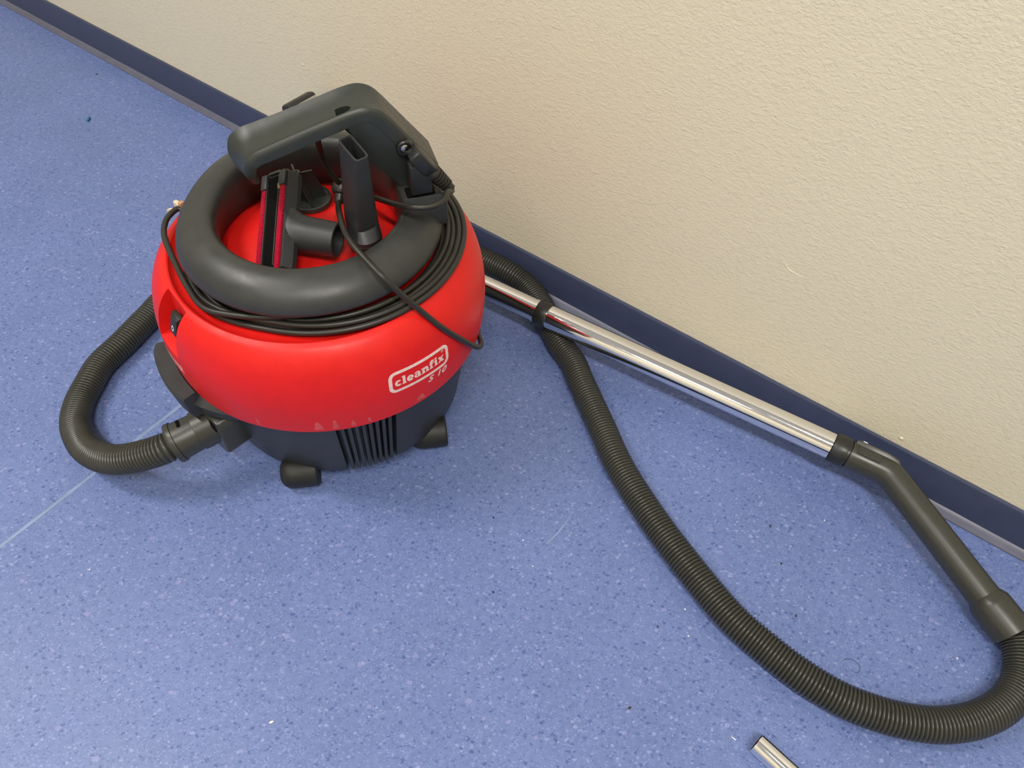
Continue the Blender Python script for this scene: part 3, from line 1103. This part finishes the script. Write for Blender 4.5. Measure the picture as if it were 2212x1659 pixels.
# strand from the coupler over the ring and down to the loop on the right
cross = [at(735, 428, 0.300), at(731, 445, 0.303), at(735, 470, 0.322), at(745, 500, 0.331), at(762, 528, 0.331), at(786, 556, 0.3285), at(820, 592, 0.3245), at(846, 617, 0.313), at(874, 642, 0.297), at(900, 664, 0.2815)]
cross += [on_skin(px, py, CR * 1.25) for px, py in ((930, 689), (955, 708), (980, 724))]
cross += [at(1003, 737, 0.2095), at(1022, 747, 0.1905), at(1033, 750, 0.1755), at(1039, 744, 0.1650), at(1037, 732, 0.1550), at(1033, 722, 0.1485), cp(0.1778, 2, 0.1450), cp(0.1775, 20, 0.145), cp(0.1775, 45, 0.145)]
obj('cord_crossing', *tube(resample(spline(cross, 8), 0.004), CR, 12), M['cord'], cord, ang=80)
# coupler on the cord, half hidden behind the crevice nozzle
cpl = at(736, 412, 0.306)
cpd = (at(732, 440, 0.298) - at(741, 385, 0.314)).normalized()
cpo = obj('coupler', *axis_lathe(cpl - cpd * 0.012, cpd, [(0, 0), (0, 0.006), (0.002, 0.0095), (0.012, 0.0105), (0.016, 0.0085), (0.017, 0.0062), (0.026, 0.0048), (0.026, 0)], 20), M['cord'], cord)
lead = [hpt(0.022, -0.004, 0.400), at(690, 318, 0.368), at(697, 345, 0.350), at(711, 370, 0.334), at(726, 388, 0.322), at(738, 400, 0.312)]
obj('cord_lead', *tube(resample(spline(lead, 8), 0.004), CR, 12), M['cord'], cord, ang=80)
back = [hpt(0.0560, 0.0300, 0.4020), hpt(0.0660, 0.0310, 0.4170), hpt(0.0780, 0.0310, 0.4200), hpt(0.0880, 0.0310, 0.4110), hpt(0.1000, 0.0310, 0.3950), hpt(0.1130, 0.0330, 0.3730), hpt(0.1250, 0.0400, 0.3450), hpt(0.138, 0.045, 0.310)]
obj('cord_lead', *tube(resample(spline(back, 8), 0.004), 0.0042, 12), M['cord'], cord, ang=80)
# appliance plug on its lead
def at_plate(px, py, off):
    """point of the upright plane beside the bracket, off metres from its middle"""
    d = cf + cr * ((px - IW / 2) / FPX) - cu * ((py - IH / 2) / FPX)
    o_ = Vector((0, 0, CAM_H))
    t = ((VC - o_).dot(hp) + off) / d.dot(hp)
    return o_ + d * t


pc = at_plate(913, 350, -0.0430)
pu = (at_plate(962, 396, -0.0430) - at_plate(885, 322, -0.0430)).normalized()
px_ = pu.cross(Z).normalized()
pz_ = px_.cross(pu).normalized()
plug = obj('plug', *prism([(-0.016, -0.0085), (0.005, -0.0105), (0.015, -0.0065), (0.015, 0.0065), (0.005, 0.0105), (-0.016, 0.0085)], pc, pu, px_, pz_, 0.014, 0.002), M['black'], cord)
nz0 = 0.3420
pnose = obj('plug_nose', *bbox_mesh(Vector((pc.x, pc.y, (pc.z + nz0) / 2)) - ha * 0.004, ha, hp, Z, 0.022, 0.015, pc.z - nz0, 0.0015), M['black'], plug)
srp = [(0.010, 0.0066), (0.016, 0.0086)]
tt = 0.016
for i in range(6):
    r_ = 0.0088 - 0.0003 * i
    srp += [(tt, r_), (tt + 0.0026, r_), (tt + 0.0027, r_ - 0.0016), (tt + 0.0042, r_ - 0.0016)]
    tt += 0.0043
srp += [(tt, 0.0058), (tt + 0.005, 0.0056), (tt + 0.0055, 0.0034)]
obj('strain_relief', *axis_lathe(pc, pu, srp, 20), M['cord'], plug)
pe = pc + pu * (tt + 0.003)
lead2 = [pe - pu * 0.004, pe + pu * 0.005, at(966, 414, 0.345), at(962, 428, 0.345), at(948, 440, 0.345), at(925, 447, 0.345), at(895, 448, 0.345), at(862, 443, 0.335), at(832, 434, 0.325), at(812, 428, 0.315), at(790, 424, 0.309), at(764, 421, 0.304), at(742, 416, 0.303)]
obj('cord_lead', *tube(resample(spline(lead2, 8), 0.004), CR, 12), M['cord'], cord, ang=80)
# pale tag on the loop
tgc = at(389, 449, 0.280)
tg = obj('cord_tag', *bbox_mesh(at(386, 444, 0.282), D, N, Z, 0.012, 0.006, 0.010, 0.002), M['cream'], cord)
obj('tag_tip', *bbox_mesh(at(392, 441, 0.287), D, N, Z, 0.005, 0.006, 0.006, 0.001), M['orange_brown'], tg)
obj('tag_tail', *bbox_mesh(at(373, 455, 0.276), (D * 0.6 + N * 0.8), N, Z, 0.010, 0.004, 0.007, 0.0015), M['cream'], tg)

# ------------------------------------------------------------------ crevice nozzle, standing in the dish
cb = at(790, 520, 0.288)
cmid = at(780, 470, 0.312)
ctop = at(763, 320, 0.403)
ca = (ctop - cmid).normalized()
cn = thing('crevice_nozzle', 'dark grey crevice nozzle standing upright in the red dish under the vacuum handle', 'nozzle', Vector((cb.x, cb.y, 0.279)))
m_dir = (at(788, 345, 0.403) - at(735, 298, 0.403)).normalized()
m_dir = (m_dir - ca * m_dir.dot(ca)).normalized()
n_dir = ca.cross(m_dir).normalized()


def sec(c_, hw, hh, sk=0.0, rc=0.4, n=32):
    """rounded section; flattens from a circle into a slot"""
    out = []
    for i in range(n):
        a = 2 * PI * i / n
        ex = 2.0 / (2.0 + rc * 6)
        x = math.copysign(abs(math.cos(a)) ** ex, math.cos(a)) * hw
        y = math.copysign(abs(math.sin(a)) ** ex, math.sin(a)) * hh
        out.append(c_ + m_dir * x + n_dir * y + ca * (sk * x))
    return out


base_c = Vector((cb.x, cb.y, 0.2865))
rg = [sec(base_c, 0.0165, 0.0165, 0, 0.0), sec(base_c.lerp(cb, 0.9) + ca * 0.004, 0.0168, 0.0168, 0, 0.0), sec(cb + ca * 0.012, 0.0170, 0.0165, 0, 0.05), sec(cb.lerp(cmid, 0.9), 0.0165, 0.0150, 0, 0.2)]
for t in (0.25, 0.5, 0.75, 1.0):
    rg.append(sec(cmid.lerp(ctop, t), 0.0165 - 0.0002 * t, 0.0140 - 0.0062 * t, -0.10 * t, 0.3 + 0.4 * t))
cq = ctop
rin = [sec(cq, 0.0146, 0.0058, -0.10, 0.8), sec(cmid.lerp(ctop, 0.6), 0.0135, 0.0075, -0.1, 0.4), sec(cmid, 0.012, 0.011, 0, 0.2)]
obj('nozzle_body', *loft(rg + rin), M['tank'], cn, ang=40)
tag(obj('socket_end', *axis_lathe(base_c, Z, [(0, 0.0), (0, 0.0178), (0.006, 0.0182), (0.0064, 0.0172)], 32), M['black'], cn), 'black socket end')

# ------------------------------------------------------------------ upholstery nozzle, lying in the dish
ub_top = at(597, 372, 0.338)
ub_bot = at(580, 586, 0.297)
ul = (ub_top - ub_bot).normalized()
ubL = (ub_top - ub_bot).length
uf = Vector((-0.42, -0.45, 0.72))
uf = (uf - ul * uf.dot(ul)).normalized()
uw = uf.cross(ul).normalized()
if uw.x < 0: uw = -uw
un = thing('upholstery_nozzle', 'black upholstery nozzle with two red lint strips lying in the red dish', 'nozzle', Vector((VC.x - 0.02, VC.y, 0.28)))
uc = (ub_top + ub_bot) / 2
W2 = 0.0175
hpoly = [(-W2, 0.0), (W2, 0.0), (W2 + 0.0045, -0.010), (W2 + 0.004, -0.016), (-W2 - 0.002, -0.016), (-W2 - 0.002, -0.006)]
rg = []
for t, sc in ((-0.5, 0.80), (-0.485, 0.97), (-0.44, 1.0), (0.44, 1.0), (0.485, 0.97), (0.5, 0.80)):
    rg.append([uc + ul * (t * ubL) + uw * (x * sc) + uf * (y if abs(t) < 0.46 else y * sc) for x, y in hpoly])
ubody = obj('nozzle_body', *loft(rg), M['tank'], un, ang=25)
# near-black box for the shade in the slot between the strips, fabric strips, end caps
obj('slot_shade', *bbox_mesh(uc + uf * 0.0004 - ul * 0.002, uw, ul, uf, 0.0150, ubL * 0.93, 0.0016, 0.0003), M['dark'], un)
for x_ in (-0.0130, 0.0118):
    obj('lint_strip', *bbox_mesh(uc + uw * x_ + uf * 0.0012 - ul * 0.012, uw, ul, uf, 0.0062, ubL * 0.86, 0.0042, 0.0014), M['velvet'], un)
    obj('end_clip', *bbox_mesh(ub_top + uw * x_ + uf * 0.0016 - ul * 0.011, uw, ul, uf, 0.0080, 0.018, 0.0046, 0.0012), M['tank'], un)
    obj('lip_rib', *bbox_mesh(uc + uw * (x_ * 0.63 - 0.0008) + uf * 0.0010, uw, ul, uf, 0.0009, ubL * 0.93, 0.0030, 0.0002), M['grey'], un)
obj('end_bridge', *bbox_mesh(ub_top - ul * 0.002 + uf * 0.001, uw, ul, uf, 0.016, 0.003, 0.004, 0.0006), M['tank'], un)
# neck with an open round end
n0_ = at(612, 498, 0.305)
n1_ = at(730, 519, 0.3045)
nd_ = (n1_ - n0_).normalized()
nL = (n1_ - n0_).length
npf = [(nL * 0.35, 0.0145), (nL, 0.0160), (nL, 0.0178), (nL - 0.0005, 0.0183), (nL * 0.45, 0.0190), (nL * 0.32, 0.0200), (nL * 0.20, 0.0235), (nL * 0.08, 0.0300), (0.0, 0.0330), (-0.004, 0.020)]
vs, fs = axis_lathe(n0_, nd_, npf, 40)
# squash the flare so it dies into the flat body
vs2 = []
for v in vs:
    t = (v - n0_).dot(nd_) / nL
    if t < 0.35:
        rel = v - n0_ - nd_ * ((v - n0_).dot(nd_))
        dz = rel.dot(uf)
        v = v - uf * dz * (0.55 * (0.35 - t) / 0.35)
    vs2.append(v)
obj('neck', vs2, fs, M['tank'], un, ang=40)
obj('fluff', *axis_lathe(ub_top - ul * 0.020 + uw * 0.007 + uf * 0.002, ul, [(-0.004, 0.0), (-0.002, 0.0012), (0.002, 0.0016), (0.005, 0.0)], 8), M['brass_fluff'], un)

# ------------------------------------------------------------------ chrome tube end in the foreground
l0 = at(1634, 1604, 0.0112)
l1 = at(1717, 1680, 0.0112)
ld = (l1 - l0).normalized()
leg = obj('chrome_tube', *axis_lathe(l0, ld, [(0.03, 0.0), (0.03, 0.0098), (0.0, 0.0098), (0.0, 0.0107), (0.0004, 0.0110), (0.30, 0.0110), (0.30, 0.0)], 128), M['chrome'])
tag(leg, 'end of a thin chrome tube on the blue floor at the bottom edge', 'tube')

# ------------------------------------------------------------------ litter on the floor
def crumb(name, label, px, py, r, m, sx_=1.0, sy_=1.0, rot=0.0):
    p = at(px, py, r * 0.6)
    bm = bmesh.new()
    bmesh.ops.create_icosphere(bm, subdivisions=2, radius=r)
    rnd = random.Random(px)
    for v in bm.verts:
        v.co *= rnd.uniform(0.75, 1.1)
        v.co = Vector((v.co.x * sx_, v.co.y * sy_, max(-0.55 * r, v.co.z * 0.7)))
        v.co.rotate(Matrix.Rotation(rot, 3, 'Z'))
    vs = [p + v.co for v in bm.verts]
    bm.verts.index_update()
    fs = [tuple(v.index for v in f.verts) for f in bm.faces]
    bm.free()
    return tag(obj(name, vs, fs, m), label, 'litter')


p = at(191, 257, 0.0024)
tag(obj('plastic_bit', *axis_lathe(p + Vector((0.0004, -0.006, 0)), Vector((-0.05, 1, 0)), [(0, 0), (0, 0.0017), (0.001, 0.0022), (0.011, 0.0022), (0.012, 0.0016), (0.012, 0)], 14), M['blue_bit']), 'tiny bright blue plastic bit on the floor, upper left', 'litter')
crumb('paper_crumb', 'tiny white paper crumb on the floor below the vacuum', 586, 1560, 0.0020, M['white'], 1.3, 0.7, 0.4)
crumb('dirt_crumb', 'tiny dark dirt crumb on the floor inside the hose curve, bottom', 1360, 1529, 0.0014, M['dark_bit'], 1.5, 0.8, 0.5)
crumb('dirt_speck', 'dark dirt speck lying against the toe of the skirting, upper left', 411, 200, 0.0026, M['dark_bit'], 1.2, 0.9)
crumb('grit_speck', 'small dark grit speck on the floor near the far skirting', 262, 143, 0.0018, M['dark_bit'], 1.0, 1.5)
crumb('grit_fleck', 'short black fleck on the floor, upper left', 209, 160, 0.0014, M['dark_bit'], 2.2, 0.8)
sc = at(1582, 1598, 0.0006)
tag(obj('metal_sliver', *tube([sc + Vector((-0.003, -0.0015, 0)), sc + Vector((-0.0025, 0.002, 0.0002)), sc + Vector((0.0, 0.0025, 0.0002)), sc + Vector((0.0035, 0.0, 0))], 0.0005, 8), M['steel']), 'tiny curled metal sliver left of the chrome tube end', 'litter')
hr = [at(1821, 1426, 0.0004), at(1835, 1423, 0.0005), at(1850, 1430, 0.0005), at(1858, 1443, 0.0005), at(1852, 1453, 0.0004), at(1838, 1448, 0.0004)]
tag(obj('hair', *tube(spline(hr, 6), 0.00022, 6), M['dark_bit']), 'fine curled dark hair on the floor inside the hose bend', 'hair')

# a curved scuff on the vinyl
sq = resample(spline([at(1236, 1103, 0), at(1222, 1130, 0), at(1196, 1160, 0), at(1166, 1188, 0)], 8), 0.004)
P, F = [], []
for i, q in enumerate(sq):
    d_ = (sq[min(i + 1, len(sq) - 1)] - sq[max(i - 1, 0)]).normalized()
    wd = 0.0009 * math.sin(PI * (i + 0.6) / (len(sq) + 0.2))
    x_ = Vector((-d_.y, d_.x, 0))
    P += [q - x_ * wd + Z * 0.00012, q + x_ * wd + Z * 0.00012]
    if i: F.append((2 * i - 2, 2 * i - 1, 2 * i + 1, 2 * i))
obj('scuff_mark', P, F, M['seam'], floor)

for px, py, wh in ((1130, 1167, 'left of the curved scuff mark'), (1151, 1223, 'just below the curved scuff mark'), (1480, 1316, 'left of the hose halfway down its run'),
                   (1487, 1374, 'left of the hose at its bottom curve'), (1664, 1445, 'close beside the inside edge of the hose'), (1781, 1124, 'between hose and wand'),
                   (2068, 1422, 'inside the hose bend at the right'), (194, 1230, 'right of the pale floor seam at lower left')):
    o = crumb('white_grain', 'tiny white grain on the floor ' + wh, px, py, 0.0010, M['white'])
    o['group'] = 'white grains on the floor'
for px, py, wh in ((1066, 1118, 'in front of the right caster'), (1066, 1279, 'in the middle of the open floor'), (1664, 1137, 'below the chrome tube, right of the hose'),
                   (1688, 1217, 'right of the hose, lower of two specks'), (1421, 1354, 'left of the long hose run'), (1719, 1330, 'inside the hose loop')):
    o = crumb('dark_grain', 'dark dirt speck on the floor ' + wh, px, py, 0.0013, M['dark_bit'], 0.8, 1.3)
    o['group'] = 'dark specks on the floor'

# paint nubs and a ridge on the wall
def on_wall(px, py, off=0.0):
    d = cf + cr * ((px - IW / 2) / FPX) - cu * ((py - IH / 2) / FPX)
    o_ = Vector((0, 0, CAM_H))
    return o_ + d * ((WC - o_).dot(N) - off) / d.dot(N)


wall = bpy.data.objects['wall_back']
for px, py, r_ in ((1947, 947, 0.0016), (655, 140, 0.0012), (840, 1000, 0.001)):
    if px == 840: continue
    c_ = on_wall(px, py)
    obj('paint_nub', *axis_lathe(c_, -N, [(0, r_ * 1.6), (r_ * 0.5, r_ * 1.3), (r_ * 0.9, r_ * 0.6), (r_, 0.0)], 12), M['wall'], wall)
rdg = resample(spline([on_wall(1690, 558), on_wall(1702, 580), on_wall(1716, 590), on_wall(1738, 602)], 6), 0.003)
obj('paint_ridge', *tube(rdg, [0.0007 * math.sin(PI * (i + 0.5) / len(rdg)) for i in range(len(rdg))], 6), M['wall'], wall)
